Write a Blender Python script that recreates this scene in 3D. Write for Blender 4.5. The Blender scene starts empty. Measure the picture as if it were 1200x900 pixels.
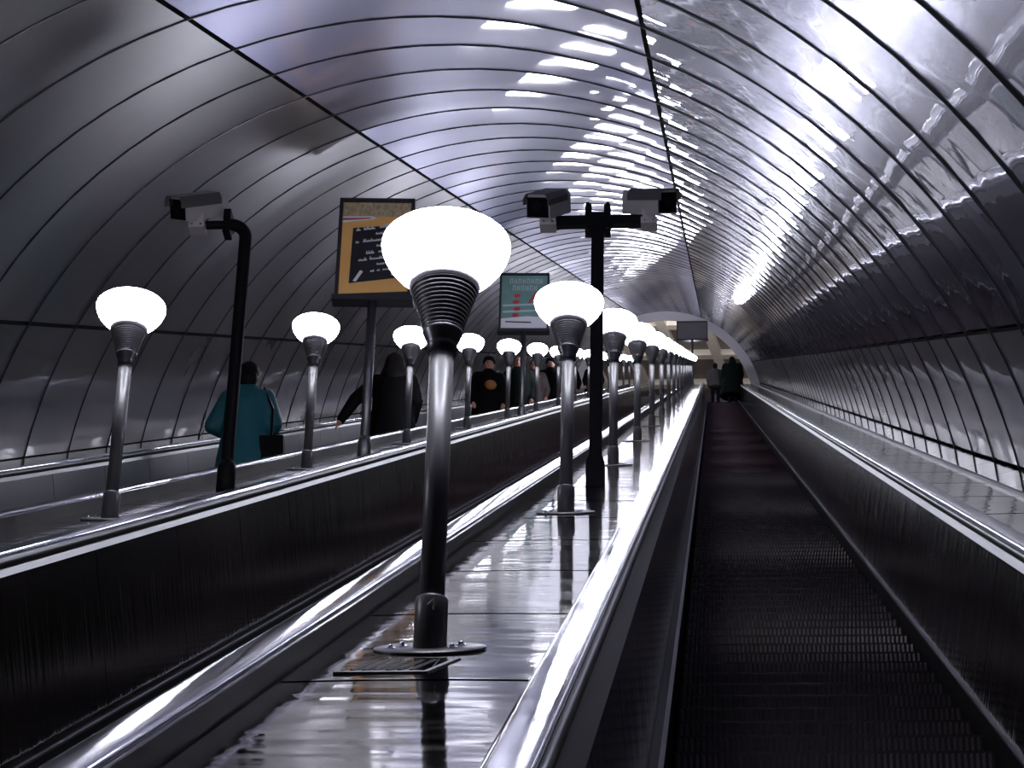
import bpy, bmesh, math, random
from mathutils import Vector, Matrix
random.seed(7)
SC = bpy.context.scene
COL = SC.collection
A30 = math.radians(30)
SLOPE = Matrix.Rotation(A30, 4, 'X')          # local x = across, y = up along the incline, z = square to the incline


def W(X, S, N):
    return SLOPE @ Vector((X, S, N))


# ------------------------------------------------------------------ camera
F, VX, VY, ROLL = 3400.0, 833.7, 429.7, 0.0126
CAMX, CAMN = 1.5743, 1.2257
a = Vector((VX - 600, -(VY - 450), F)).normalized()
up0 = Vector((-math.sin(ROLL), math.cos(ROLL), 0))
u = (up0 - a * up0.dot(a)).normalized()
r = u.cross(a)
# slope-frame axes (x, s, n) of the picture's right, up and view directions
right = Vector((r[0], a[0], u[0])); upv = Vector((r[1], a[1], u[1])); fwd = Vector((r[2], a[2], u[2]))
M = Matrix((right, upv, -fwd)).transposed().to_4x4()
cd = bpy.data.cameras.new('camera'); cam = bpy.data.objects.new('camera', cd); COL.objects.link(cam)
cam.matrix_world = Matrix.Translation(W(CAMX, 0, CAMN)) @ SLOPE @ M
cd.sensor_width = 36; cd.lens = 36 * F / 1200; cd.clip_start = 0.05; cd.clip_end = 400
SC.camera = cam

# ------------------------------------------------------------------ world, exposure
w = bpy.data.worlds.new('world'); SC.world = w; w.use_nodes = True
w.node_tree.nodes['Background'].inputs[0].default_value = (0.5, 0.52, 0.6, 1)
w.node_tree.nodes['Background'].inputs[1].default_value = 0.004
SC.view_settings.view_transform = 'Standard'; SC.view_settings.look = 'None'
SC.view_settings.exposure = 0.0; SC.view_settings.gamma = 1.0; SC.view_settings.use_curve_mapping = False
SC.cycles.max_bounces = 8; SC.cycles.glossy_bounces = 7; SC.cycles.diffuse_bounces = 3
SC.cycles.sample_clamp_indirect = 6.0; SC.cycles.use_denoising = True
SC.cycles.caustics_reflective = True; SC.cycles.blur_glossy = 0.3
LAMP_POWER = 55.0
LAMP_TINT = (0.85, 0.86, 1.0, 1)

# ------------------------------------------------------------------ helpers
def mat(name, color, rough=0.5, metal=0.0, coat=0.0, coat_rough=0.03, emit=None, power=0.0,
        bump=None, var=None, rvar=None, spec=0.5):
    """bump=(scale xyz, strength, distance, detail); var=(scale, color2); rvar=(scale, lo, hi)"""
    m = bpy.data.materials.new(name); m.use_nodes = True
    nt = m.node_tree; b = nt.nodes['Principled BSDF']; L = nt.links
    b.inputs['Base Color'].default_value = (*color, 1)
    b.inputs['Roughness'].default_value = rough; b.inputs['Metallic'].default_value = metal
    b.inputs['Specular IOR Level'].default_value = spec
    b.inputs['Coat Weight'].default_value = coat; b.inputs['Coat Roughness'].default_value = coat_rough
    if emit:
        b.inputs['Emission Color'].default_value = emit; b.inputs['Emission Strength'].default_value = power
    tc = None

    def coords(scale):
        nonlocal tc
        if tc is None:
            g = nt.nodes.new('ShaderNodeNewGeometry')
            tc = nt.nodes.new('ShaderNodeVectorRotate'); tc.rotation_type = 'X_AXIS'
            tc.inputs['Angle'].default_value = -A30
            L.new(g.outputs['Position'], tc.inputs['Vector'])
        mp = nt.nodes.new('ShaderNodeMapping'); mp.inputs['Scale'].default_value = scale
        L.new(tc.outputs[0], mp.inputs['Vector'])
        return mp.outputs[0]
    if bump:
        prev = None
        for (sc, st, dist, det) in (bump if isinstance(bump, list) else [bump]):
            n = nt.nodes.new('ShaderNodeTexNoise'); n.inputs['Scale'].default_value = 1; n.inputs['Detail'].default_value = det
            L.new(coords(sc), n.inputs['Vector'])
            bp = nt.nodes.new('ShaderNodeBump'); bp.inputs['Strength'].default_value = st; bp.inputs['Distance'].default_value = dist
            L.new(n.outputs[0], bp.inputs['Height'])
            if prev: L.new(prev, bp.inputs['Normal'])
            prev = bp.outputs[0]
        L.new(prev, b.inputs['Normal'])
        if coat: L.new(prev, b.inputs['Coat Normal'])
    if var:
        n = nt.nodes.new('ShaderNodeTexNoise'); n.inputs['Scale'].default_value = 1; n.inputs['Detail'].default_value = 4
        L.new(coords(var[0]), n.inputs['Vector'])
        mx = nt.nodes.new('ShaderNodeMix'); mx.data_type = 'RGBA'
        mx.inputs['A'].default_value = (*color, 1); mx.inputs['B'].default_value = (*var[1], 1)
        L.new(n.outputs[0], mx.inputs['Factor']); L.new(mx.outputs['Result'], b.inputs['Base Color'])
    if rvar:
        n = nt.nodes.new('ShaderNodeTexNoise'); n.inputs['Scale'].default_value = 1; n.inputs['Detail'].default_value = 3
        L.new(coords(rvar[0]), n.inputs['Vector'])
        mr = nt.nodes.new('ShaderNodeMapRange'); mr.inputs['From Min'].default_value = .3; mr.inputs['From Max'].default_value = .7
        mr.inputs['To Min'].default_value = rvar[1]; mr.inputs['To Max'].default_value = rvar[2]
        L.new(n.outputs[0], mr.inputs['Value']); L.new(mr.outputs[0], b.inputs['Roughness'])
    return m


MT = {
    'gasket': mat('black_gasket', (.006, .006, .007), .7, spec=.2),
    'shell': mat('dark_lining', (.012, .012, .014), .8),
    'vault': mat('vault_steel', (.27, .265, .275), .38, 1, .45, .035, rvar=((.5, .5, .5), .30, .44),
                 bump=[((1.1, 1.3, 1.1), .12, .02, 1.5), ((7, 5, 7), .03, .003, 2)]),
    'vault_crown': mat('crown_steel_lit_blue', (.44, .44, .64), .36, 1, .5, .03, rvar=((.5, .5, .5), .28, .42),  # same steel; the crown's bright bluish highlights are put into its colour
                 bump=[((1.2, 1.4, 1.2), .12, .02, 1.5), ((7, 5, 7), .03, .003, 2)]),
    'vault_dent': mat('dented_steel_lit_blue', (.30, .30, .45), .24, 1, 1.0, .012, rvar=((.6, .6, .6), .19, .29),  # real dents; the bluish light on these panels is tinted into the steel
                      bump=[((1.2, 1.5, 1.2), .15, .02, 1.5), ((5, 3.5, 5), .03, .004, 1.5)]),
    'vault_wall': mat('wall_steel', (.26, .255, .26), .33, 1, .2, .03, rvar=((.6, .6, .6), .26, .36),
                      bump=[((1.2, 1.5, 1.2), .07, .02, 1.5)]),
    'joint': mat('joint_strip', (.035, .035, .04), .45, .5),
    'deck': mat('deck_steel', (.31, .285, .265), .07, 1, 0, rvar=((2, 14, 2), .03, .10),
                bump=[((1.0, 6, 1), .32, .006, 1.5), ((3, 60, 3), .06, .001, 1)]),
    'chrome': mat('polished_chrome', (.58, .58, .68), .10, 1, 0, bump=((14, 3, 14), .25, .004, 2), rvar=((8, 2, 8), .06, .16)),
    'moulding': mat('satin_aluminium', (.30, .30, .31), .38, .5),
    'black_steel': mat('black_painted_steel', (.006, .006, .007), .5, 0, 0, spec=.08),
    'rubber': mat('black_rubber', (.008, .008, .009), .38),
    'laminate': mat('dark_laminate', (.014, .0115, .0098), .10, 0, 0, .10,
                    bump=[((2.5, 3.5, 2), .35, .01, 1), ((22, 22, 1.0), .75, .003, 2)], var=((3, 3, .6), (.020, .0165, .0145)), spec=.22),
    'silver_panel': mat('grey_metal_panel', (.17, .17, .19), .34, 1, 0, bump=((20, 20, 1.5), .15, .003, 2)),  # lighter metallic grey than the laminate side panels
    'bead': mat('bead_aluminium', (.16, .16, .16), .45, 1),
    'skirt': mat('skirt_black', (.006, .006, .006), .6, spec=.05),
    'step': mat('step_dark', (.055, .047, .047), .42, .4, var=((50, 8, 6), (.15, .13, .125))),  # lighter noise paints the gleam of the cleats into the colour
    'step_far': mat('shaded_step_maroon', (.040, .017, .015), .5, .2),  # darkened: self-shade of the missing ridges is put into the colour
    'tread': mat('tread_maroon', (.020, .006, .005), .6),
    'pole': mat('grey_pole_steel', (.11, .107, .107), .36, 0, 0, .08, spec=.35),
    'cup': mat('ribbed_cup', (.085, .082, .088), .34, .45, .15, .1),
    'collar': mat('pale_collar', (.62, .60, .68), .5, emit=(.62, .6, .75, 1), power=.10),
    'bowl': mat('lit_opal_glass', (.9, .9, .9), .25, emit=LAMP_TINT, power=LAMP_POWER),
    'number': mat('number_paint', (.40, .44, .30), .6),
    'cam_grey': mat('camera_housing', (.40, .37, .36), .45),
    'cam_shade': mat('camera_sunshield', (.09, .085, .085), .5),
    'glass_black': mat('camera_window', (.004, .004, .005), .06, coat=.5),
    'lens': mat('camera_lens', (.02, .02, .03), .08, .6),
    'board': mat('board_frame', (.045, .045, .048), .45, .3),
    'board_pole': mat('board_pole_steel', (.22, .22, .225), .4, .8),
    'orange': mat('poster_orange_wood', (.95, .46, .11), .5, var=((9, 2, 3), (1.0, .62, .20))),
    'wheat': mat('poster_wheat', (.95, .76, .44), .55, var=((45, 45, 14), (.10, .07, .04))),
    'slate': mat('poster_slate', (.018, .018, .020), .55),
    'chalk': mat('poster_chalk', (.95, .95, .95), .7),
    'white': mat('poster_white', (.92, .93, .94), .6),
    'red': mat('poster_red', (.62, .07, .08), .6),
    'teal': mat('poster_teal', (.14, .34, .30), .6, var=((8, 8, 8), (.28, .42, .38))),
    'pale_teal': mat('poster_pale_teal', (.55, .70, .64), .6),
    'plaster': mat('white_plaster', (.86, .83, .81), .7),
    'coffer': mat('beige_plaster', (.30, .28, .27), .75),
    'floor': mat('landing_stone', (.22, .20, .19), .4),
    'hall_fill': mat('hall_fill_glow', (.9, .9, .9), .4, emit=(1, .93, .86, 1), power=45.0),  # glow of the unseen lights added in the hall
    'skin': mat('skin', (.46, .22, .16), .5),
    'coat_teal': mat('teal_coat', (.009, .115, .135), .6),
    'coat_black': mat('black_coat', (.003, .003, .0035), .75, spec=.08),
    'coat_green': mat('dark_green_coat', (.004, .008, .0065), .75, spec=.08),
    'coat_grey': mat('grey_jacket', (.06, .055, .055), .7),
    'coat_rose': mat('dusty_rose_coat', (.035, .020, .020), .7),
    'trousers': mat('dark_trousers', (.010, .010, .012), .8, spec=.08),
    'shoe': mat('black_shoe', (.008, .008, .008), .5),
    'hair': mat('dark_hair', (.010, .008, .008), .6, spec=.08),
    'bag': mat('black_bag', (.005, .005, .006), .35, spec=.08),
    'orange_bag': mat('orange_cloth', (.30, .12, .03), .6),
    'eye': mat('eye_dark', (.01, .01, .01), .2),
}


class MB:
    """collects faces for one mesh"""
    def __init__(s): s.v = []; s.f = []; s.sm = []

    def add(s, vs, fs, smooth=False):
        o = len(s.v); s.v += [tuple(v) for v in vs]
        s.f += [tuple(i + o for i in f) for f in fs]; s.sm += [smooth] * len(fs)

    def box(s, x0, x1, y0, y1, z0, z1, mx=None):
        vs = [Vector(p) for p in ((x0, y0, z0), (x1, y0, z0), (x1, y1, z0), (x0, y1, z0), (x0, y0, z1), (x1, y0, z1), (x1, y1, z1), (x0, y1, z1))]
        if mx: vs = [mx @ v for v in vs]
        s.add(vs, [(0, 3, 2, 1), (4, 5, 6, 7), (0, 1, 5, 4), (1, 2, 6, 5), (2, 3, 7, 6), (3, 0, 4, 7)])

    def prism(s, prof, y0, y1, smooth=False):           # profile in (x, z), extruded along y
        n = len(prof)
        vs = [(x, y0, z) for x, z in prof] + [(x, y1, z) for x, z in prof]
        s.add(vs, [(i, (i + 1) % n, n + (i + 1) % n, n + i) for i in range(n)], smooth)
        s.add(list(vs), [tuple(range(n))[::-1], tuple(range(n, 2 * n))])

    def lathe(s, prof, seg=24, mx=None, smooth=True):   # profile (r, z) around z
        vs = []
        for rr, z in prof:
            for k in range(seg):
                t = 2 * math.pi * k / seg
                v = Vector((rr * math.cos(t), rr * math.sin(t), z))
                vs.append(mx @ v if mx else v)
        fs = []
        for i in range(len(prof) - 1):
            for k in range(seg):
                k2 = (k + 1) % seg
                fs.append((i * seg + k, i * seg + k2, (i + 1) * seg + k2, (i + 1) * seg + k))
        s.add(vs, fs, smooth)
        caps = []
        if prof[0][0] > 1e-6: caps.append(tuple(range(seg))[::-1])
        if prof[-1][0] > 1e-6: caps.append(tuple((len(prof) - 1) * seg + k for k in range(seg)))
        o = len(s.v) - len(vs)
        for c in caps: s.f.append(tuple(i + o for i in c)); s.sm.append(False)

    def tube(s, path, rad, seg=12, square=False):
        path = [Vector(p) for p in path]; vs = []; n = len(path)
        if square: seg = 4
        nrm = None
        for i, p in enumerate(path):
            t = (path[min(i + 1, n - 1)] - path[max(i - 1, 0)]).normalized()
            if nrm is None:
                nrm = t.orthogonal().normalized()
                if abs(t.z) > .9: nrm = Vector((1, 0, 0))
            nrm = (nrm - t * nrm.dot(t)).normalized(); bn = t.cross(nrm)
            for k in range(seg):
                q = 2 * math.pi * (k + (.5 if square else 0)) / seg
                vs.append(p + (nrm * math.cos(q) + bn * math.sin(q)) * rad * (1.414 if square else 1))
        fs = [(i * seg + k, i * seg + (k + 1) % seg, (i + 1) * seg + (k + 1) % seg, (i + 1) * seg + k) for i in range(n - 1) for k in range(seg)]
        s.add(vs, fs, not square)
        s.add(vs, [tuple(range(seg))[::-1], tuple((n - 1) * seg + k for k in range(seg))])

    def sphere(s, c, rx, ry=None, rz=None, seg=12, rings=8, mx=None):
        ry = ry or rx; rz = rz or rx; c = Vector(c); vs = [Vector((0, 0, -rz))]
        for i in range(1, rings):
            p = math.pi * i / rings - math.pi / 2
            for k in range(seg):
                t = 2 * math.pi * k / seg
                vs.append(Vector((rx * math.cos(p) * math.cos(t), ry * math.cos(p) * math.sin(t), rz * math.sin(p))))
        vs.append(Vector((0, 0, rz)))
        if mx: vs = [mx @ v for v in vs]
        vs = [v + c for v in vs]; fs = []; last = len(vs) - 1
        for k in range(seg):
            k2 = (k + 1) % seg
            fs.append((0, 1 + k2, 1 + k)); fs.append((last, last - seg + k, last - seg + k2))
            for i in range(rings - 2):
                b0 = 1 + i * seg; fs.append((b0 + k, b0 + k2, b0 + seg + k2, b0 + seg + k))
        s.add(vs, fs, True)

    def chain(s, pts, n=5, flat=None):                  # overlapping balls along tapering segments [(p, r), ...]
        for (p0, r0), (p1, r1) in zip(pts, pts[1:]):
            p0 = Vector(p0); p1 = Vector(p1)
            for i in range(n + 1):
                t = i / n; rr = r0 + (r1 - r0) * t
                s.sphere(p0.lerp(p1, t), rr, rr * (flat or 1), rr, 10, 7)

    def mesh(s, name):
        me = bpy.data.meshes.new(name); me.from_pydata(s.v, [], s.f)
        me.polygons.foreach_set('use_smooth', [q == 1 for q in s.sm])
        me.polygons.foreach_set('material_index', [1 if q == 2 and type(q) is int else 0 for q in s.sm]); me.update(); return me

    def build(s, name, m, parent=None, loc=(0, 0, 0), rot=None):
        return link(name, s.mesh(name), m, parent, loc, rot)


def link(name, me, m, parent=None, loc=(0, 0, 0), rot=None):
    o = bpy.data.objects.new(name, me); COL.objects.link(o)
    if m and not me.materials: me.materials.append(m)
    o.parent = parent; o.location = loc
    if rot: o.rotation_euler = rot
    return o


def tag(o, label=None, cat=None, group=None, kind=None):
    if label: o['label'] = label
    if cat: o['category'] = cat
    if group: o['group'] = group
    if kind: o['kind'] = kind
    return o


def empty(name, loc, rot=(0, 0, 0)):
    o = bpy.data.objects.new(name, None); COL.objects.link(o); o.location = loc; o.rotation_euler = rot
    o.empty_display_size = .1
    return o


def copy_tree(o, parent=None):
    c = o.copy(); COL.objects.link(c); c.parent = parent
    for ch in list(o.children): copy_tree(ch, c)
    return c


S30 = (A30, 0, 0)
S0, S1 = -9.0, 101.5            # lower and upper end of the incline that is built
R, ZC = 3.3297, -0.1673         # vault
PITCH = 1.9465                  # escalator spacing
DECK = 0.605

# ------------------------------------------------------------------ vault
aD, aC, aB, aA = 0.4855, 1.1845, 1.8819 , 2.5953
aLo, aHi = math.asin((.655 - ZC) / R), math.pi - math.asin((.645 - ZC) / R)
RP, RS = 1.3968, 14.396         # ring pitch and one joint


def arc_shell(name, a0, a1, kind_label):
    m = MB(); n = 24; vs = []
    for S in (S0, S1):
        for rr in (R + .07, R + .20):
            for i in range(n + 1):
                t = a0 + (a1 - a0) * i / n
                vs.append((rr * math.cos(t), S, ZC + rr * math.sin(t)))
    q = n + 1; fs = []
    for i in range(n):
        fs += [(i, i + 1, 2 * q + i + 1, 2 * q + i), (q + i, 3 * q + i, 3 * q + i + 1, q + i + 1)]
        fs += [(i, q + i, q + i + 1, i + 1), (2 * q + i, 2 * q + i + 1, 3 * q + i + 1, 3 * q + i)]
    fs += [(0, 2 * q, 3 * q, q), (n, q + n, 3 * q + n, 2 * q + n)]
    m.add(vs, fs, True)
    o = m.build(name, MT['shell'], None, (0, 0, 0), S30)
    return tag(o, kind_label, kind='structure')


def panel_mesh(m, a0, a1, s0, s1, n, gapA=.0045, gapS=.009, ny=6):
    a0 += gapA; a1 -= gapA; s0 += gapS; s1 -= gapS
    def pt(i, j, lip=0):
        t = a0 + (a1 - a0) * i / n; v = j / ny
        rr = R - .0022 * (1 - (2 * v - 1) ** 2) + lip
        return (rr * math.cos(t), s0 + (s1 - s0) * v, ZC + rr * math.sin(t))
    m.add([pt(i, j) for j in range(ny + 1) for i in range(n + 1)],
          [(j * (n + 1) + i, j * (n + 1) + i + 1, (j + 1) * (n + 1) + i + 1, (j + 1) * (n + 1) + i) for j in range(ny) for i in range(n)], True)
    for edge in ([(i, 0) for i in range(n + 1)], [(n, j) for j in range(ny + 1)], [(i, ny) for i in range(n, -1, -1)], [(0, j) for j in range(ny, -1, -1)]):
        q = len(edge)                                  # folded-back rim
        m.add([pt(*e) for e in edge] + [pt(*e, .05) for e in edge], [(k, q + k, q + k + 1, k + 1) for k in range(q - 1)], 2)


vault_parts = [
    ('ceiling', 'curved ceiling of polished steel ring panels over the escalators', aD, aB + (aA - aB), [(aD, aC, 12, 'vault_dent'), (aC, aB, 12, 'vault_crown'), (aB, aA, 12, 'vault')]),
    ('wall_right', 'lower curved steel wall beside the right escalator', aLo, aD, [(aLo, aD, 5, 'vault_wall')]),
    ('wall_left', 'lower curved steel wall beside the left escalator', aA, aHi, [(aA, aHi, 5, 'vault_wall')]),
]
k0 = math.ceil((S0 - RS) / RP); k1 = int((52 - RS) / RP); k2 = int((S1 - RS) / RP)
for nm, lab, b0, b1, segs in vault_parts:
    sh = arc_shell(nm, b0, b1, lab)
    nn = 30 if nm == 'ceiling' else 8

    def strip(mb, S):                       # thin strip standing proud over a ring joint
        vs = []
        for (ds, rr) in ((-.010, R + .04), (-.010, R - .005), (-.005, R - .0085), (.005, R - .0085), (.010, R - .005), (.010, R + .04)):
            vs += [(rr * math.cos(b0 + (b1 - b0) * q / nn), S + ds, ZC + rr * math.sin(b0 + (b1 - b0) * q / nn)) for q in range(nn + 1)]
        mb.add(vs, [(c * (nn + 1) + q, c * (nn + 1) + q + 1, (c + 1) * (nn + 1) + q + 1, (c + 1) * (nn + 1) + q) for c in range(5) for q in range(nn)], False)
    mb = MB(); strip(mb, 0); jm = mb.mesh('joint_strip'); jm.materials.append(MT['joint'])
    for k in range(k0, k1): link('joint_strip', jm, None, sh, (0, RS + k * RP, 0))
    mb = MB()
    for k in range(k1, k2): strip(mb, RS + k * RP)
    tag(mb.build('far_joint_strips', MT['joint'], sh), kind='stuff')
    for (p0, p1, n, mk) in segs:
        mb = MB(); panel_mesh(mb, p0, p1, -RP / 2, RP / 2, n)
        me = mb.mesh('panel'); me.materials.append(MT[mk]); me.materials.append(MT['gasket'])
        mid = (p0 + p1) / 2
        for k in range(k0, k1):
            o = link('panel', me, None, sh, (0, RS + (k + .5) * RP, 0))
            o.rotation_euler = (random.uniform(-.0012, .0012), 0, random.uniform(-.0012, .0012))
        far = MB()
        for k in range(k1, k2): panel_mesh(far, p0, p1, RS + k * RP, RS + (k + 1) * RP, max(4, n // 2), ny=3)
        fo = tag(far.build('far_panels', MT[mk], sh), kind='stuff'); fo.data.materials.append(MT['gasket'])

# light-blocking floor under everything; unseen end wall added against outside light
m = MB(); m.box(-3.5, 3.5, S0, S1 + 1.0, -.75, -.45)
tag(m.build('floor', MT['shell'], None, (0, 0, 0), S30), 'dark concrete base under the escalators', kind='structure')
m = MB(); m.box(-3.6, 3.6, S0 - .3, S0 - .02, -.8, 3.4)
tag(m.build('wall_light_block', MT['shell'], None, (0, 0, 0), S30), 'unseen dark wall added to shut light out of the lower tunnel', kind='structure')

# ------------------------------------------------------------------ escalators
STEP = 0.40
hy, hz = math.cos(A30), -math.sin(A30)       # level direction in the slope frame
TR = STEP * math.cos(A30); RI = STEP * math.sin(A30)


def step_mesh(ridges):
    mb = MB(); hw = .505
    # riser below the nose, corrugated; level tread behind the nose
    nose = (0, 0); foot = (-RI * math.sin(A30), -RI * math.cos(A30)); back = (TR * hy, TR * hz)
    if ridges:
        vs = []; n = ridges * 2
        nx, nz = -hy, -hz                       # toward the viewer, level
        for i in range(n + 1):
            x = -hw + 2 * hw * i / n; d = .007 if i % 2 else 0
            for (y, z) in ((foot[0] * .05, foot[1] * .05), foot): vs.append((x, y + nx * d, z + nz * d))
        mb.add(vs, [(2 * i, 2 * i + 1, 2 * i + 3, 2 * i + 2) for i in range(n)])
    if ridges:
        nb = (foot[0] * .05, foot[1] * .05)
        mb.add([(-hw, nose[0] + nx * .002, nose[1] + nz * .002), (-hw, *nb), (hw, *nb), (hw, nose[0] + nx * .002, nose[1] + nz * .002)], [(0, 1, 2, 3)])
    vs = []
    for x in (-hw, hw):
        vs += [(x, *nose), (x, *foot), (x, back[0], back[1]), (x, back[0] * .5, back[1] - .10)]
    mb.add(vs, ([] if ridges else [(0, 4, 5, 1)]) + [(0, 2, 6, 4), (0, 1, 3, 2), (4, 6, 7, 5), (1, 5, 7, 3), (3, 7, 6, 2)])
    return mb


step_me = step_mesh(52).mesh('step'); step_me.materials.append(MT['step']); step_me.materials.append(MT['tread'])
step_me.polygons[104].material_index = 1; step_me.polygons[105].material_index = 1
plain = step_mesh(0)

BJ, BP = 10.16, 1.56            # balustrade joint and pitch
CJ, CP = 9.82, 6.2              # cap joint and pitch


def side_profiles(sg, dz, pt=.56, pb=.566):
    """cross sections of one balustrade; pt = height of the panel's upper edge"""
    def p(pts): return [(sg * x, z) for x, z in (pts if sg > 0 else pts[::-1])]
    hb = .634 + dz; mh = hb - .006 - pt
    cap = [(.6615 + .0415 * math.cos(t), .668 + dz + .012 * max(0, math.sin(t)) ** .45) for t in [math.pi * i / 10 for i in range(10, -1, -1)]]
    return {
        'panel': p([(pb, .042), (.613, pt), (.633, pt), (pb + .024, .042)]),
        'moulding': p([(.615 - .36 * mh, pt - .002), (.617, hb - .006), (.640, hb - .006), (.640, pt - .002)]),
        'handrail': p([(.614, hb), (.609, hb + .006), (.609, hb + .020), (.614, hb + .027), (.640, hb + .027), (.640, hb)]),
        'rail_base': p([(.628, .575), (.628, .665 + dz), (.699, .665 + dz), (.699, .575)]),
        'rail_cap': p([(.703, .660 + dz), (.620, .660 + dz)] + cap),
        'bead': p([(.529, .034), (.529, .042), (.545, .042), (.545, .034)]),
        'skirt': p([(.516, -.25), (.530, .034), (.60, .040), (.60, -.25)]),
    }


def pieces(name, prof, m, parent, joint, pitch, gap, near_end, smooth=False):
    mb = MB(); mb.prism(prof, gap / 2, pitch - gap / 2, smooth); me = mb.mesh(name); me.materials.append(m)
    k = math.ceil((S0 + .5 - joint) / pitch)
    S = joint + k * pitch
    while S < near_end:
        link(name, me, None, parent, (0, S, 0)); S += pitch
    mb = MB()
    while S < S1 - pitch:
        mb.prism(prof, S + gap / 2, S + pitch - gap / 2, smooth); S += pitch
    if mb.v: tag(mb.build(name, m, parent), kind='stuff')


def escalator(X, label, ridged, mats, dz=(0, 0), pt=(.608, .60)):
    root = empty('escalator', W(X, 0, 0), S30)
    tag(root, label, 'escalator', 'escalators in the tunnel')
    for sg, d, pm, pe in ((-1, dz[0], mats[0], pt[0]), (1, dz[1], mats[1], pt[1])):
        P = side_profiles(sg, d, pe, .545 if d else .572)
        pieces('panel', P['panel'], MT[pm], root, BJ, BP, .012, 50)
        pieces('rail_cap', P['rail_cap'], MT['chrome'], root, CJ, CP, .004, 45, True)
        for nm, mk in (('moulding', 'moulding'), ('handrail', 'rubber'), ('rail_base', 'black_steel'), ('bead', 'bead'), ('skirt', 'skirt')):
            mb = MB(); mb.prism(P[nm], S0 + .3, S1 - .3, nm == 'handrail')
            mb.build(nm, MT[mk], root)
    s = 9.25 - 16 * STEP - (0 if ridged == 34 else STEP * 2)
    if ridged:
        while s < ridged:
            link('step', step_me, None, root, (0, s, 0)); s += STEP
    else: s = S0 + .5
    mb = MB()
    while s < S1 - .6:
        mb.add([(x, y + s, z) for x, y, z in plain.v], plain.f); s += STEP
    tag(mb.build('step', MT['step_far'], root), kind='stuff')
    return root


escalator(PITCH, 'dark ribbed escalator on the right climbing to two distant people', 34, ('laminate', 'laminate'), (0, -.045), (.56, .558))
escalator(0, 'middle escalator sunk behind the lamp deck, dark panelled side showing', 26, ('laminate', 'laminate'))
escalator(-PITCH, 'left escalator by the far wall carrying several people', 0, ('silver_panel', 'laminate'))


def deck(name, x0, x1, label, extra=None):
    root = empty(name, W((x0 + x1) / 2, 0, 0), S30); c = (x0 + x1) / 2
    tag(root, label, 'deck', 'steel decks between the escalators')
    prof = [(x0 - c, DECK - .03), (x1 - c, DECK - .03)] + [(x1 - c - (x1 - x0) * t, DECK + .0035 * math.sin(math.pi * t)) for t in (0, .15, .35, .65, .85, 1)]
    pieces('panel', prof, MT['deck'], root, 5.76, 1.56, .034, 50)
    mb = MB(); mb.prism([(x0 - c, DECK - .08), (x1 - c, DECK - .08), (x1 - c, DECK - .032), (x0 - c, DECK - .032)], S0 + .3, S1 - .3)
    mb.build('underlay', MT['shell'], root)
    for nm, prof, mk in extra or ():
        mb = MB(); mb.prism([(x - c, z) for x, z in prof], S0 + .3, S1 - .3, False); mb.build(nm, MT[mk], root)
    return root


deck('lamp_deck', .702, PITCH - .702, 'polished steel deck with lamp posts beside the right escalator')
deck('lamp_deck', -PITCH + .702, -.702, 'steel deck carrying posters and lamps beside the left escalator')
xw = math.sqrt(R * R - (.66 - ZC) ** 2)
# outer decks with a rib and a rising flashing against the wall
deck('wall_deck', PITCH + .702, 3.00, 'shiny steel deck between the right escalator and curved wall',
     [('rib', [(2.998, .56), (3.016, .56), (3.016, .622), (3.007, .628), (2.998, .622)], 'moulding')])
deck('wall_deck', -3.0, -PITCH - .702, 'narrow steel deck along the left curved wall',
     [('rib', [(-3.016, .56), (-2.998, .56), (-2.998, .622), (-3.007, .628), (-3.016, .622)], 'moulding')])
for sg, nm in ((1, 'trim_1'), (-1, 'trim_2')):
    m = MB(); pr = [(sg * 3.016, .575), (sg * (xw + .06), .64), (sg * (xw + .06), .665), (sg * 3.016, .605)]
    root = tag(MB().build(nm, MT['deck'], None, (0, 0, 0), S30) if False else empty(nm, (0, 0, 0), S30),
               'rising steel flashing at the foot of the %s wall' % ('right' if sg > 0 else 'left'), kind='structure')
    pieces('flashing', pr if sg > 0 else pr[::-1], MT['deck'], root, RS, RP, .010, 50)

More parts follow.
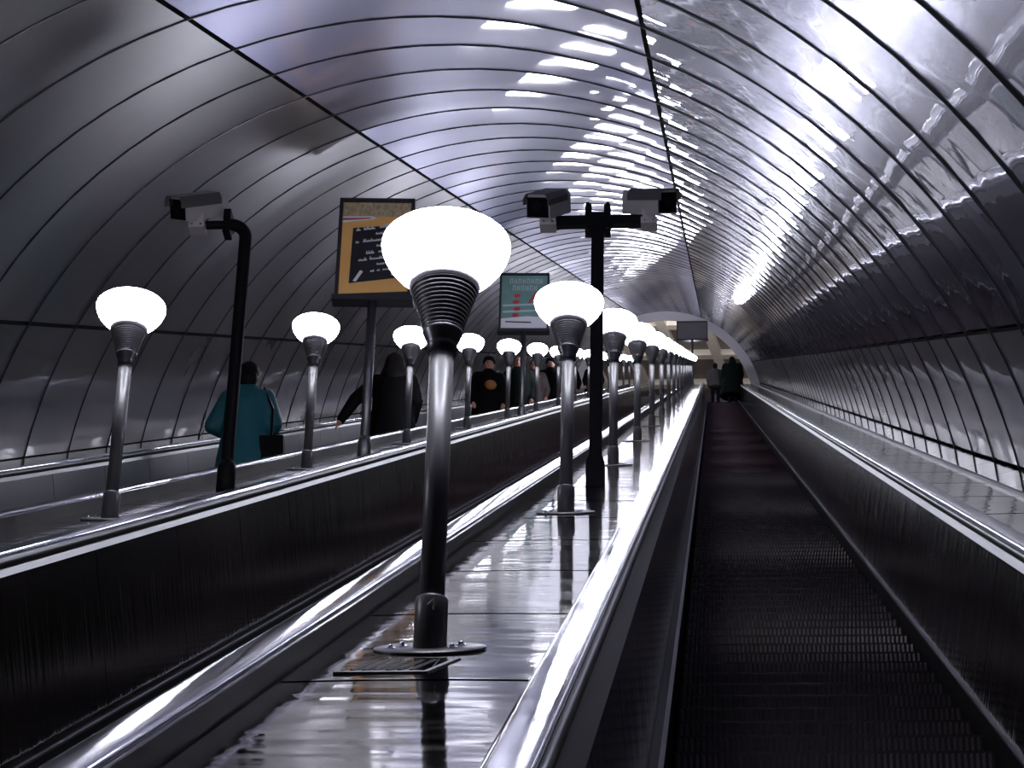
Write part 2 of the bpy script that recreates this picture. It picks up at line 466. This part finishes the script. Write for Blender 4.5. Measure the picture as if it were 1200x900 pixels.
# ------------------------------------------------------------------ lamp posts
def make_lamp():
    root = empty('lamp_post', (0, 0, 0))
    mb = MB(); mb.lathe([(.001, -.004), (.122, -.004), (.126, .000), (.124, .0025), (.05, .003), (.001, .003)], 40)
    bp = mb.build('base_plate', MT['pole'], root, (0, 0, 0), S30)
    for bx, by in ((-.066, .03), (-.086, -.025), (.066, .03), (.052, -.03)):
        mb = MB(); mb.lathe([(.013, .002), (.013, .004), (.006, .004), (.006, .010), (.004, .012), (.001, .012)], 10)
        mb.build('bolt', MT['chrome'], bp, (bx, by, 0))
    mb = MB(); mb.lathe([(.0375, -.03), (.0375, .112), (.036, .118), (.029, .119)], 28); mb.build('sleeve', MT['pole'], root)
    mb = MB(); mb.lathe([(.0285, .10), (.0285, .765)], 28); mb.build('pole', MT['pole'], root)
    mb = MB(); mb.lathe([(.0285, .752), (.0345, .754), (.0345, .776), (.036, .780), (.0465, .806), (.0485, .812), (.044, .814)], 28)
    mb.build('neck', MT['cup'], root)
    prof = [(.030, .805)]; n = 12; za, zb = .812, .930
    for i in range(n):
        t0 = i / n; dz = (zb - za) / n; z = za + dz * i
        rr = .0475 + (.0815 - .0475) * (t0 ** 1.1)
        prof += [(rr - .0035, z), (rr + .0008, z + dz * .25), (rr + .0014, z + dz * .55), (rr - .0005, z + dz * .85)]
    prof += [(.078, zb), (.05, zb + .001)]
    mb = MB(); mb.lathe(prof, 36); mb.build('ribbed_cup', MT['cup'], root)
    mb = MB(); mb.lathe([(.05, .929), (.0825, .930), (.085, .937), (.083, .946), (.05, .947)], 36); mb.build('collar', MT['collar'], root)
    prof = [(.05, .945), (.082, .946), (.101, .962), (.121, .982), (.138, 1.004), (.149, 1.026), (.1540, 1.044), (.1545, 1.052),
            (.152, 1.062), (.140, 1.074), (.115, 1.084), (.08, 1.091), (.04, 1.095), (.001, 1.096)]
    mb = MB(); mb.lathe(prof, 40); mb.build('bowl', MT['bowl'], root)
    return root


ORD = ['nearest', 'second', 'third', 'fourth', 'fifth', 'sixth', 'seventh', 'eighth']
proto = make_lamp(); used = False
lamps = []
for row, X, s, pit, nfirst in (('middle', .945, 6.39, 6.0, 0), ('left', -1.0, 12.25, 6.05, 0)):
    k = 0 if row == 'middle' else -1
    while s + k * pit < S1 - 3:
        S = s + k * pit
        o = proto if not used else copy_tree(proto)
        used = True
        o.location = W(X, S, DECK + .006)
        o.rotation_euler = (0, 0, random.uniform(-.05, .05))
        place = 'deck beside the right escalator' if row == 'middle' else 'left deck with the posters'
        if k < 0: lab = 'lit bowl lamp post on the left deck, out of the frame nearest the viewer'
        elif k == 0 and row == 'middle': lab = 'largest lit bowl lamp post, numbered 4, on the middle deck'
        elif k < len(ORD): lab = 'lit bowl lamp post, %s along the %s' % (ORD[k], place)
        else: lab = 'small far lit lamp merging into the bright row on the %s' % place
        tag(o, lab, 'lamp', 'lamp posts in the %s row' % row)
        lamps.append(o)
        if row == 'middle' and k == 0: first_lamp = o
        k += 1

# the number on the first lamp's sleeve
cu = bpy.data.curves.new('four', 'FONT'); cu.body = '4'; cu.size = .046; cu.extrude = .0004
to = bpy.data.objects.new('four', cu); COL.objects.link(to)
me = bpy.data.meshes.new_from_object(to.evaluated_get(bpy.context.evaluated_depsgraph_get()))
bpy.data.objects.remove(to)
for v in me.vertices:
    x, y, z = v.co; rr = .0384 + z
    t = -math.pi / 2 + .12 + (x - .012) / .0375
    v.co = (rr * math.cos(t), rr * math.sin(t), .076 + y)
me.materials.clear()
link('number', me, MT['number'], first_lamp)

# louvred plate in front of the first lamp
g = empty('vent_grille', W(.912, 6.02, DECK + .0045), S30)
tag(g, 'small slotted vent plate on the deck before the nearest lamp', 'vent')
mb = MB(); mb.box(-.115, .075, -.12, .14, -.006, .0004); mb.build('plate', MT['deck'], g)
mb = MB(); mb.box(-.118, .065, -.128, -.108, -.004, .0022); mb.build('lip', MT['moulding'], g)


def skew(x0, w_, y0, y1, dx, h0, h1):
    mb = MB()
    mb.add([(x0, y0, -.004), (x0 + w_, y0, -.004), (x0 + w_ + dx, y1, -.004), (x0 + dx, y1, -.004), (x0, y0, h0), (x0 + w_, y0, h1), (x0 + w_ + dx, y1, h1), (x0 + dx, y1, h0)],
           [(0, 3, 2, 1), (4, 5, 6, 7), (0, 1, 5, 4), (1, 2, 6, 5), (2, 3, 7, 6), (3, 0, 4, 7)])
    return mb


skew(.065, .011, -.128, .15, .045, .0022, .0022).build('side_lip', MT['moulding'], g)
for i in range(6): skew(-.088 + i * .0245, .010, -.085, .115, .030, .003, .001).build('louvre', MT['black_steel'], g)

# ------------------------------------------------------------------ camera posts
def security_camera(loc, yaw, pitch, label):
    """housing looks along local -y"""
    root = empty('security_camera', loc); tag(root, label, 'camera', 'security cameras on posts')
    tilt = Matrix.Translation((0, 0, .115)) @ Matrix.Rotation(pitch, 4, 'X') @ Matrix.Rotation(yaw, 4, 'Z') @ Matrix.Translation((0, 0, -.115))
    mb = MB(); w2, h2, l0, l1 = .070, .066, -.15, .15
    prof = [(-w2, -h2), (w2, -h2), (w2, h2 * .55), (w2 * .8, h2), (-w2 * .8, h2), (-w2, h2 * .55)]
    vs = [tilt @ Vector((x, y, z + .115)) for y in (l0, l1) for x, z in prof]
    mb.add(vs, [(i, (i + 1) % 6, 6 + (i + 1) % 6, 6 + i) for i in range(6)] + [tuple(range(5, -1, -1)), tuple(range(6, 12))])
    body = mb.build('housing', MT['cam_grey'], root)
    mb = MB()
    pr2 = [(-.076, .01), (-.076, .044), (-.058, .074), (.058, .074), (.076, .044), (.076, .01), (.072, .01), (.072, .042), (.056, .070), (-.056, .070), (-.072, .042), (-.072, .01)]
    vs = [tilt @ Vector((x, y, z + .115)) for y in (-.185, .10) for x, z in pr2]; n = len(pr2)
    mb.add(vs, [(i, (i + 1) % n, n + (i + 1) % n, n + i) for i in range(n)] + [tuple(range(n))[::-1], tuple(range(n, 2 * n))])
    mb.build('sunshield', MT['cam_shade'], root)
    mb = MB(); mb.box(-.064, .064, -.158, -.148, -.060, .052, tilt @ Matrix.Translation((0, 0, .115)))
    mb.build('window', MT['glass_black'], root)
    mb = MB(); mb.lathe([(.001, -.004), (.022, -.004), (.028, .002), (.028, .006)], 16, tilt @ Matrix.Translation((.0, -.158, .115)) @ Matrix.Rotation(math.pi / 2, 4, 'X'))
    mb.build('lens', MT['lens'], root)
    mb = MB(); mb.box(-.036, .036, -.036, .036, -.045, .06); mb.box(-.045, .045, -.045, .045, -.052, -.012)
    br = mb.build('bracket', MT['cam_grey'], root)
    for x in (-.024, .024):
        mb = MB(); mb.lathe([(.006, 0), (.006, .004), (.001, .005)], 8, Matrix.Translation((x, -.045, -.033)) @ Matrix.Rotation(math.pi / 2, 4, 'X')); mb.build('screw', MT['chrome'], br)
    return root


# two-armed post on the middle deck
base = W(.955, 15.3, DECK)
root = empty('camera_post', base); tag(root, 'black square post with two arms on the middle deck', 'post')
mb = MB(); mb.box(-.034, .034, -.034, .034, .10, 1.70); mb.build('pole', MT['black_steel'], root)
mb = MB(); mb.prism([(-.050, -.04), (.050, -.04), (.050, .12), (.036, .16), (-.036, .16), (-.050, .12)], -.05, .05); mb.build('sleeve', MT['black_steel'], root)
for sg in (-1, 1):
    mb = MB(); mb.box(min(sg * .034, sg * .26), max(sg * .034, sg * .26), -.025, .025, 1.625, 1.685); mb.build('arm', MT['black_steel'], root)
    mb = MB(); mb.box(sg * .052 - .018, sg * .052 + .018, -.045, .045, 1.58, 1.745); mb.build('clamp', MT['black_steel'], root)
    for z in (1.59, 1.735):
        mb = MB(); mb.lathe([(.012, 0), (.012, .02), (.001, .022)], 8, Matrix.Translation((sg * .055, -.045, z)) @ Matrix.Rotation(math.pi / 2, 4, 'X')); mb.build('bolt', MT['black_steel'], root)
security_camera(base + Vector((-.275, -.02, 1.655)), math.radians(-20), math.radians(40), 'left one of the two grey cameras on the black two-armed post')
security_camera(base + Vector((.285, -.02, 1.655)), math.radians(42), math.radians(34), 'right one of the two grey cameras on the black two-armed post')

# bent post on the left deck
base = W(-1.0, 15.2, DECK)
root = empty('camera_post', base); tag(root, 'black bent pipe post with one arm on the left deck', 'post')
path = [(0, 0, .08)] + [(0, 0, z) for z in (.6, 1.1, 1.58)] + [(-.09 + .09 * math.cos(t), 0, 1.58 + .09 * math.sin(t)) for t in [math.pi / 2 * i / 8 for i in range(1, 9)]]
mb = MB(); mb.tube(path, .035, 16); mb.build('pole', MT['black_steel'], root)
mb = MB(); mb.tube([(-.085, 0, 1.67), (-.25, 0, 1.67)], .025, 14); mb.build('arm', MT['black_steel'], root)
mb = MB(); mb.box(-.125, -.085, -.05, .05, 1.60, 1.745); mb.build('clamp', MT['black_steel'], root)
mb = MB(); mb.lathe([(.05, -.04), (.05, .13), (.037, .17)], 20); mb.build('sleeve', MT['black_steel'], root)
security_camera(base + Vector((-.27, -.02, 1.67)), math.radians(-42), math.radians(40), 'grey camera on the bent pipe post at left')

# ------------------------------------------------------------------ advertising boards
def scribble(mb, x0, x1, z, h, y, slope, rnd):
    """one chalk word: a run of small slanted strokes"""
    x = x0
    while x < x1:
        wd = rnd.uniform(.007, .012); hh = h * rnd.choice((.7, .8, 1, 1.5))
        zz = z + (x - x0) * slope
        for (ax, az, bx, bz) in ((0, 0, wd * .5, hh), (wd * .5, hh, wd * .7, 0), (wd * .7, 0, wd * 1.2, hh * .5)):
            d = Vector((bx - ax, 0, bz - az)).normalized(); nn = Vector((-d.z, 0, d.x)) * .0030
            p = Vector((x + ax, y, zz + az)); q = Vector((x + bx, y, zz + bz))
            vs = [p - nn, q - nn, q + nn, p + nn]; vs += [v + Vector((0, .001, 0)) for v in vs]
            mb.add(vs, [(0, 1, 2, 3), (0, 4, 5, 1), (1, 5, 6, 2), (2, 6, 7, 3), (3, 7, 4, 0)])
        x += wd * 1.15


def quad_part(name, pts, y, m, parent, th=.002):
    mb = MB(); vs = [(x, y, z) for x, z in pts] + [(x, y + th, z) for x, z in pts]; n = len(pts)
    mb.add(vs, [tuple(range(n)), tuple(range(2 * n - 1, n - 1, -1))] + [(i, n + i, n + (i + 1) % n, (i + 1) % n) for i in range(n)])
    return mb.build(name, m, parent)


def board(base, w_, z0, z1, label, design, yaw=0.0):
    root = empty('advertising_board', base, (0, 0, yaw)); tag(root, label, 'advertisement', 'advertising boards on posts')
    mb = MB(); mb.lathe([(.036, 0), (.036, z0 + .02)], 18); mb.build('pole', MT['board_pole'], root)
    mb = MB(); mb.lathe([(.052, -.04), (.052, .10), (.040, .15)], 18); mb.build('sleeve', MT['board_pole'], root)
    h = w_ / 2
    mb = MB(); mb.box(-h, h, -.005, .05, z0, z1); cs = mb.build('case', MT['board'], root)
    for nm, b in (('frame_rail', (-h - .012, h + .012, -.03, .055, z1 - .015, z1 + .012)), ('frame_rail', (-h - .03, h + .03, -.05, .07, z0 - .03, z0 + .014)),
                  ('frame_rail', (-h - .012, -h + .014, -.03, .055, z0, z1)), ('frame_rail', (h - .014, h + .012, -.03, .055, z0, z1))):
        mb = MB(); mb.box(*b); mb.build(nm, MT['board'], root)
    design(root, h - .016, z0 + .02, z1 - .018)
    return root


def design_slate(root, h, z0, z1):
    y = -.008; H = z1 - z0; rnd = random.Random(3)
    pst = quad_part('poster', [(-h, z0 + .02), (h, z0 + .05), (h, z1), (-h, z1)], y, MT['orange'], root)
    quad_part('wheat_band', [(-h, z1 - .135), (h, z1 - .125), (h, z1), (-h, z1)], y - .002, MT['wheat'], pst)
    quad_part('ribbon', [(-h, z1 - .185), (-.02, z1 - .155), (.0, z1 - .145), (-.03, z1 - .125), (-h, z1 - .13)], y - .004, MT['white'], pst)
    quad_part('ribbon_stripe', [(-h, z1 - .165), (-.06, z1 - .152), (-.035, z1 - .142), (-h, z1 - .148)], y - .006, MT['red'], pst)
    quad_part('slate', [(-h + .075, z0 + .115), (h - .045, z0 + .175), (h - .045, z1 - .20), (-h + .085, z1 - .235)], y - .003, MT['slate'], pst)
    quad_part('chalk_stick', [(-h + .105, z0 + .135), (-h + .13, z0 + .13), (-h + .18, z0 + .22), (-h + .157, z0 + .232)], y - .006, MT['chalk'], pst, .003)
    mb = MB()
    rows = [(.62, [(.06, .09), (.12, .21), (.25, .31), (.34, .46)]), (.565, [(.22, .31), (.34, .45)]), (.50, [(.06, .08), (.12, .29), (.32, .46)]),
            (.44, [(.23, .29), (.33, .43)]), (.385, [(.15, .21), (.25, .27), (.31, .35), (.38, .47)]), (.325, [(.09, .15), (.18, .29), (.33, .47)]),
            (.275, [(.24, .30), (.34, .47)]), (.215, [(.19, .215), (.245, .265), (.29, .40), (.42, .47)]), (.15, [(.36, .47)])]
    zt = z1 - .20
    for i, (fz, ws) in enumerate(rows):
        for (p, q) in ws:
            xa = -h + .055 + p * .95; scribble(mb, xa, -h + .055 + q * .95, zt - .075 - i * .056 + (p * .17), .020, y - .0055, .13, rnd)
    tag(mb.build('chalk_writing', MT['chalk'], pst), 'white chalk handwriting')
    mb = MB()


def design_green(root, h, z0, z1):
    y = -.008; rnd = random.Random(5)
    pst = quad_part('poster', [(-h, z0), (h, z0), (h, z1), (-h, z1)], y, MT['teal'], root)
    quad_part('footer', [(-h, z0), (h, z0), (h, z0 + .19), (.05, z0 + .21), (-h, z0 + .17)], y - .002, MT['white'], pst)
    quad_part('footer_line', [(-h + .06, z0 + .11), (.1, z0 + .10), (.1, z0 + .118), (-h + .06, z0 + .128)], y - .004, MT['coat_rose'], pst)
    mb = MB()
    for zz, n, xa in ((z1 - .135, 8, -.20), (z1 - .245, 6, -.16)):
        for i in range(n):
            x = xa + i * .058
            for (p, q, rr, s) in ((0, .012, 0, .085), (.028, .040, 0, .085), (.0, .040, .036 if i % 2 else .07, .05 if i % 2 else .085)):
                mb.box(x + p, x + q, y - .004, y - .002, zz + rr, zz + s)
    mb.build('headline', MT['pale_teal'], pst)
    for (cx, cz) in ((-.10, z1 - .33), (-.115, z1 - .43), (-.10, z1 - .54), (-.12, z1 - .64)):
        quad_part('red_mark', [(cx - .05, cz), (cx - .02, cz - .03), (cx + .03, cz - .025), (cx + .055, cz + .01), (cx + .02, cz + .035), (cx - .03, cz + .03)], y - .004, MT['red'], pst)
    quad_part('red_stroke', [(.05, z1 - .45), (.085, z1 - .45), (.19, z1 - .27), (.15, z1 - .27)], y - .004, MT['red'], pst)
    for zz in (z1 - .50, z1 - .60): quad_part('pale_band', [(-h + .02, zz), (h - .03, zz + .03), (h - .03, zz + .06), (-h + .02, zz + .03)], y - .003, MT['pale_teal'], pst)


board(W(-1.0, 21.35, DECK), .56, 1.35, 2.24, 'poster of an orange framed chalkboard on a left deck post', design_slate, math.radians(3))
board(W(-.98, 38.9, DECK), .66, 1.32, 2.22, 'green poster with red marks on a farther left deck post', design_green, math.radians(2))
root = board(W(.95, 95.5, DECK), 1.0, 1.75, 2.45, 'dark grey board on a post near the top of the tunnel', lambda r_, h, z0, z1: quad_part('poster', [(-h, z0), (h, z0), (h, z1), (-h, z1)], -.008, MT['coffer'], r_))

# ------------------------------------------------------------------ upper end: portal and hall
mb = MB(); n = 40; vs = []
t0, t1 = -.1, math.pi + .1
for y in (S1 - .9, S1 + .1):
    for rr in (R - .30, R + .25):
        for i in range(n + 1):
            t = t0 + (t1 - t0) * i / n; vs.append((rr * math.cos(t), y, ZC + rr * math.sin(t)))
q = n + 1; fs = []
for i in range(n):
    fs += [(i, i + 1, 2 * q + i + 1, 2 * q + i), (q + i, 3 * q + i, 3 * q + i + 1, q + i + 1), (i, q + i, q + i + 1, i + 1), (2 * q + i, 2 * q + i + 1, 3 * q + i + 1, 3 * q + i)]
mb.add(vs, fs, False)
tag(mb.build('trim_3', MT['plaster'], None, (0, 0, 0), S30), 'white plaster arch framing the upper tunnel end', kind='structure')

top = W(0, S1, -.05)
HZ = 5.0
mb = MB(); mb.box(-5, 5, top.y - .6, top.y + 16, top.z - .4, top.z)
tag(mb.build('floor', MT['floor'], None), 'stone landing at the top of the escalators', kind='structure')
ceil = tag(MB().build('ceiling', MT['coffer'], None) if False else None or empty('ceiling', (0, top.y, top.z + HZ)), 'coffered plaster ceiling of the upper hall', kind='structure')
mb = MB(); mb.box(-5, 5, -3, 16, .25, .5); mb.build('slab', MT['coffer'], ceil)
for i, x in enumerate((-3.9, -2.35, -.8, .75, 2.3, 3.85)):
    mb = MB(); mb.box(x - .17, x + .17, -3, 14, -.05, .27); mb.build('rib', MT['plaster'], ceil, (0, 0, 0), (0, 0, -.19))
for y in (-1.2, 1.0, 3.2, 5.4, 7.6, 9.8, 12):
    mb = MB(); mb.box(-5, 5, y - .16, y + .16, .0, .26); mb.build('cross_rib', MT['plaster'], ceil)
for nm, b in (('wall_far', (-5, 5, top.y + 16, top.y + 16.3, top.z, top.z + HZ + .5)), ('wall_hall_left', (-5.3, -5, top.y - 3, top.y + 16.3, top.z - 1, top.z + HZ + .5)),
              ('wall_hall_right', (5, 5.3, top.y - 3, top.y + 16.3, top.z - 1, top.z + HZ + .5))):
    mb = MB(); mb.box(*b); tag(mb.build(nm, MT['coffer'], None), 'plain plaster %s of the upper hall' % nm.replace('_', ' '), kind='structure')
# closing wall above the arch so that the hall meets the tunnel
mb = MB(); vs = []; n = 32
for y in (S1 + .1, S1 + .3):
    for rr in (R + .1, 6.5):
        for i in range(n + 1):
            t = math.pi * i / n; vs.append((rr * math.cos(t), y, ZC + rr * math.sin(t)))
q = n + 1; fs = []
for i in range(n):
    fs += [(i, i + 1, q + i + 1, q + i), (2 * q + i, 3 * q + i, 3 * q + i + 1, 2 * q + i + 1), (i, 2 * q + i, 2 * q + i + 1, i + 1)]
mb.add(vs, fs)
tag(mb.build('wall_portal', MT['plaster'], None, (0, 0, 0), S30), 'plaster wall around the upper tunnel arch', kind='structure')
for x, y in ((-2.6, .3), (0, .3), (2.6, .3)):  # unseen lights behind the arch, added to brighten the hall
    t = empty('added_hall_light', (x, top.y + y, top.z + HZ - .55)); tag(t, 'unseen globe light added to brighten the hall beyond the arch', 'lamp', 'added hall lights')
    mb = MB(); mb.lathe([(.02, .25), (.02, .8)], 8); mb.build('stem', MT['moulding'], t)
    mb = MB(); mb.sphere((0, 0, 0), .28, .28, .26, 16, 10); mb.build('globe', MT['hall_fill'], t)

# ------------------------------------------------------------------ people
def remesh(mb, voxel, m, name, parent, smooth=6):
    o = mb.build('tmp', None)
    md = o.modifiers.new('r', 'REMESH'); md.mode = 'VOXEL'; md.voxel_size = voxel; md.use_smooth_shade = True
    sm = o.modifiers.new('s', 'SMOOTH'); sm.iterations = smooth; sm.factor = .5
    me = bpy.data.meshes.new_from_object(o.evaluated_get(bpy.context.evaluated_depsgraph_get()))
    bpy.data.objects.remove(o)
    me.materials.clear(); return link(name, me, m, parent)


def person(loc, H, yaw, label, coat, hem=.42, arms=(None, None), bulk=1.0, head='hair', bag=None, group='people riding the left escalator', face=True, voxel=.022, legs='trousers', held=None):
    """faces local -y; arms: (elbow, hand) in metres for the person's right (-x) and left (+x)"""
    k = H / 1.72
    root = empty('person', loc, (0, 0, yaw)); tag(root, label, 'person', group)

    def V(x, y, z): return Vector((x, y, z)) * k
    arm = []
    for sg, ar in zip((-1, 1), arms):
        e, h = ar if ar else ((sg * .27, .02, 1.10), (sg * .24, -.10, .86))
        arm.append((V(sg * .165 * (1 + (bulk - 1) * .5), .0, 1.385), V(*e), V(*h)))
    # skin body, continuous
    b = MB()
    b.sphere(V(0, -.005, 1.60), .077 * k, .097 * k, .118 * k, 16, 12)                      # head
    b.sphere(V(0, -.035, 1.545), .055 * k, .062 * k, .055 * k, 12, 8)                      # jaw
    b.sphere(V(0, -.108, 1.585), .014 * k, .022 * k, .022 * k, 10, 8)                      # nose
    for sg in (-1, 1): b.sphere(V(sg * .08, .005, 1.595), .012 * k, .02 * k, .032 * k, 8, 6)  # ears
    b.chain([(V(0, .01, 1.53), .052 * k), (V(0, .01, 1.42), .06 * k)], 4)
    b.chain([(V(0, 0, 1.36), .15 * k), (V(0, 0, 1.1), .13 * k), (V(0, 0, .95), .15 * k)], 6, .72)
    for sg, (sh, e, h) in zip((-1, 1), arm):
        b.chain([(sh, .05 * k), (e, .038 * k), (h, .028 * k)], 7)
        d = (h - e).normalized(); side = d.cross(Vector((0, 0, 1)));
        side = side.normalized() if side.length > .1 else Vector((1, 0, 0))
        palm = h + d * .045 * k; b.sphere(palm, .034 * k, .034 * k, .034 * k, 10, 8)
        for j, ln in enumerate((.070, .082, .076, .060)):                                   # four fingers, slightly curled
            o_ = side * ((j - 1.5) * .019 * k); p0 = palm + d * .02 * k + o_
            p1 = p0 + d * ln * .55 * k; p2 = p1 + (d * .6 + Vector((0, 0, -.7))) * ln * .45 * k
            b.chain([(p0, .0105 * k), (p1, .0095 * k), (p2, .0085 * k)], 4)
        b.chain([(palm - side * .02 * k, .012 * k), (palm - side * .05 * k + d * .03 * k, .010 * k)], 4)
        b.chain([(V(sg * .09, 0, .92), .085 * k), (V(sg * .095, -.01, .50), .055 * k), (V(sg * .10, .01, .09), .04 * k)], 8)
        b.chain([(V(sg * .10, .01, .06), .04 * k), (V(sg * .105, -.12, .045), .035 * k)], 4)
    body = remesh(b, .012, MT['skin'], 'body', root, 2)
    if face:
        for sg in (-1, 1):
            e = MB(); e.sphere(V(sg * .030, -.096, 1.605), .010 * k, .006 * k, .008 * k, 8, 6); e.build('eye', MT['eye'], body)
        e = MB(); e.sphere(V(0, -.096, 1.537), .022 * k, .008 * k, .005 * k, 10, 6); e.build('mouth', MT['coat_rose'], body)
    # coat
    c = MB(); q = bulk
    prof = [(1.48, .085, .085), (1.44, .125, .11), (1.39, .175, .13), (1.32, .20, .15), (1.2, .20, .16), (1.02, .205, .165), (.85, .225, .175)]
    z = .85
    while z > hem + .02:
        z = max(hem, z - .12); t = (.85 - z); prof.append((z, .225 + t * .09, .175 + t * .08))
    for (za, xa, ya), (zb, xb, yb) in zip(prof, prof[1:]):
        for i in range(4):
            t = i / 4; c.sphere(V(0, 0, za + (zb - za) * t), (xa + (xb - xa) * t) * k * q, (ya + (yb - ya) * t) * k * q, .055 * k, 18, 8)
    c.sphere(V(0, .0, hem + .03), prof[-1][1] * k * q, prof[-1][2] * k * q, .035 * k, 18, 8)
    for (sh, e, h) in arm: c.chain([(sh, .082 * k * q), (e, .068 * k * q), (h, .050 * k * q)], 8)
    c.chain([(V(0, .015, 1.45), .085 * k), (V(0, .02, 1.50), .078 * k)], 3)                # collar
    co = remesh(c, voxel, MT[coat], 'coat', root)
    t = MB()
    for sg in (-1, 1): t.chain([(V(sg * .09, 0, .90), .10 * k), (V(sg * .095, -.01, .50), .075 * k), (V(sg * .10, .01, .10), .058 * k)], 8)
    remesh(t, .025, MT[legs], 'trousers', root)
    for sg in (-1, 1):
        s = MB(); s.sphere(V(sg * .103, -.05, .045), .05 * k, .135 * k, .05 * k, 12, 8); s.box(*[v * k for v in (sg * .103 - .045, sg * .103 + .045, -.16, .07, 0, .03)]); s.build('shoe', MT['shoe'], root)
    hmb = MB()
    hmb.sphere(V(0, .022, 1.632), .090 * k, .098 * k, .100 * k, 16, 10)
    if head == 'hair': hmb.sphere(V(0, .06, 1.55), .085 * k, .06 * k, .10 * k, 14, 10)
    if head == 'hood': hmb.chain([(V(0, .03, 1.62), .105 * k), (V(0, .03, 1.52), .125 * k), (V(0, .02, 1.42), .165 * k)], 5)
    if head == 'cap': hmb.lathe([(.098 * k, 1.645 * k), (.10 * k, 1.67 * k), (.085 * k, 1.73 * k), (.02 * k, 1.755 * k)], 16)
    hmb.build('hair' if head == 'hair' else ('hood' if head == 'hood' else 'hat'), MT['hair'], root)
    if bag:
        bx, by, bz, bw, bh = bag
        s = MB(); pr = [(bx - bw * .5, bz), (bx + bw * .5, bz), (bx + bw * .42, bz + bh), (bx - bw * .42, bz + bh)]
        s.prism([(x * k, z * k) for x, z in pr], (by - .06) * k, (by + .06) * k); bg = s.build('shoulder_bag', MT['bag'], root)
        sx = math.copysign(1, bx); s = MB(); s.tube([V(bx, by - .05, bz + bh), V(sx * .26, by - .12, 1.15), V(sx * .17, -.05, 1.44), V(sx * .15, .04, 1.46), V(sx * .25, .13, 1.2), V(bx, by + .05, bz + bh)], .012 * k, 8)
        s.build('strap', MT['bag'], bg)
    if held:
        hx, hy_, hz_ = held
        s = MB(); s.sphere(V(hx, hy_, hz_), .10 * k, .07 * k, .085 * k, 12, 8); s.build('scarf', MT['orange_bag'], root)
    return root


def on_step(X, S, first=9.25 - 16 * STEP, front=.16):
    """point on the level tread nearest S (front = distance behind the nose)"""
    k = math.floor((S - first) / STEP); s = first + k * STEP
    return W(X, s + front * hy, front * hz)


LX = -PITCH; fl = S0 + .5
person(on_step(LX - .13, 22.0, fl), 1.58, math.pi, 'person in a teal coat with a black shoulder bag, seen behind', 'coat_teal', .50,
       (((-.26, .02, 1.12), (-.16, -.2, 1.05)), ((.29, .03, 1.10), (.16, -.20, 1.12))), 1.02, 'hair', (-.25, .06, .66, .24, .30))
person(on_step(LX + .06, 30.9, fl), 1.70, math.pi, 'person in a black hooded coat reaching an arm to the handrail', 'coat_black', .45,
       (((-.26, .03, 1.12), (-.22, -.1, .95)), ((.42, -.02, 1.18), (.56, .0, .92))), 1.18, 'hood')
person(on_step(LX + .02, 44.8, fl), 1.70, .15, 'person in black coat with orange scarf facing down the tunnel', 'coat_black', .45,
       (None, None), 1.12, 'cap', held=(.02, -.22, 1.12))
person(on_step(LX + .25, 48.6, fl), 1.74, .0, 'person in a dark green coat beside the orange scarf', 'coat_green', .45, (None, None), 1.1, 'hair')
person(on_step(LX + .10, 55.2, fl), 1.68, .1, 'person in a dusty rose coat on the left escalator', 'coat_rose', .5, (None, None), 1.05, 'hair')
person(on_step(LX + .15, 60.0, fl), 1.72, .0, 'person in black coat with bag just above the rose coat', 'coat_black', .45, (None, None), 1.15, 'cap', (.26, -.05, .6, .24, .26))
person(on_step(LX + .0, 71, fl), 1.72, .0, 'person in dark coat seen left of the two-armed post', 'coat_black', .45, (None, None), 1.1, 'hair')
person(on_step(LX + .0, 86, fl), 1.72, .0, 'farthest person in dark green on the left escalator', 'coat_green', .45, (None, None), 1.15, 'hair')
person(on_step(1.70, 98.5), 1.62, math.pi, 'small distant person in a grey jacket atop the right escalator', 'coat_grey', .72, (None, None), 1.12, 'hair', group='people at the top of the right escalator')
person(on_step(2.28, 98.2), 1.86, math.pi, 'tall distant person in dark green coat atop the right escalator', 'coat_green', .30,
       (None, None), 1.5, 'hood', group='people at the top of the right escalator')
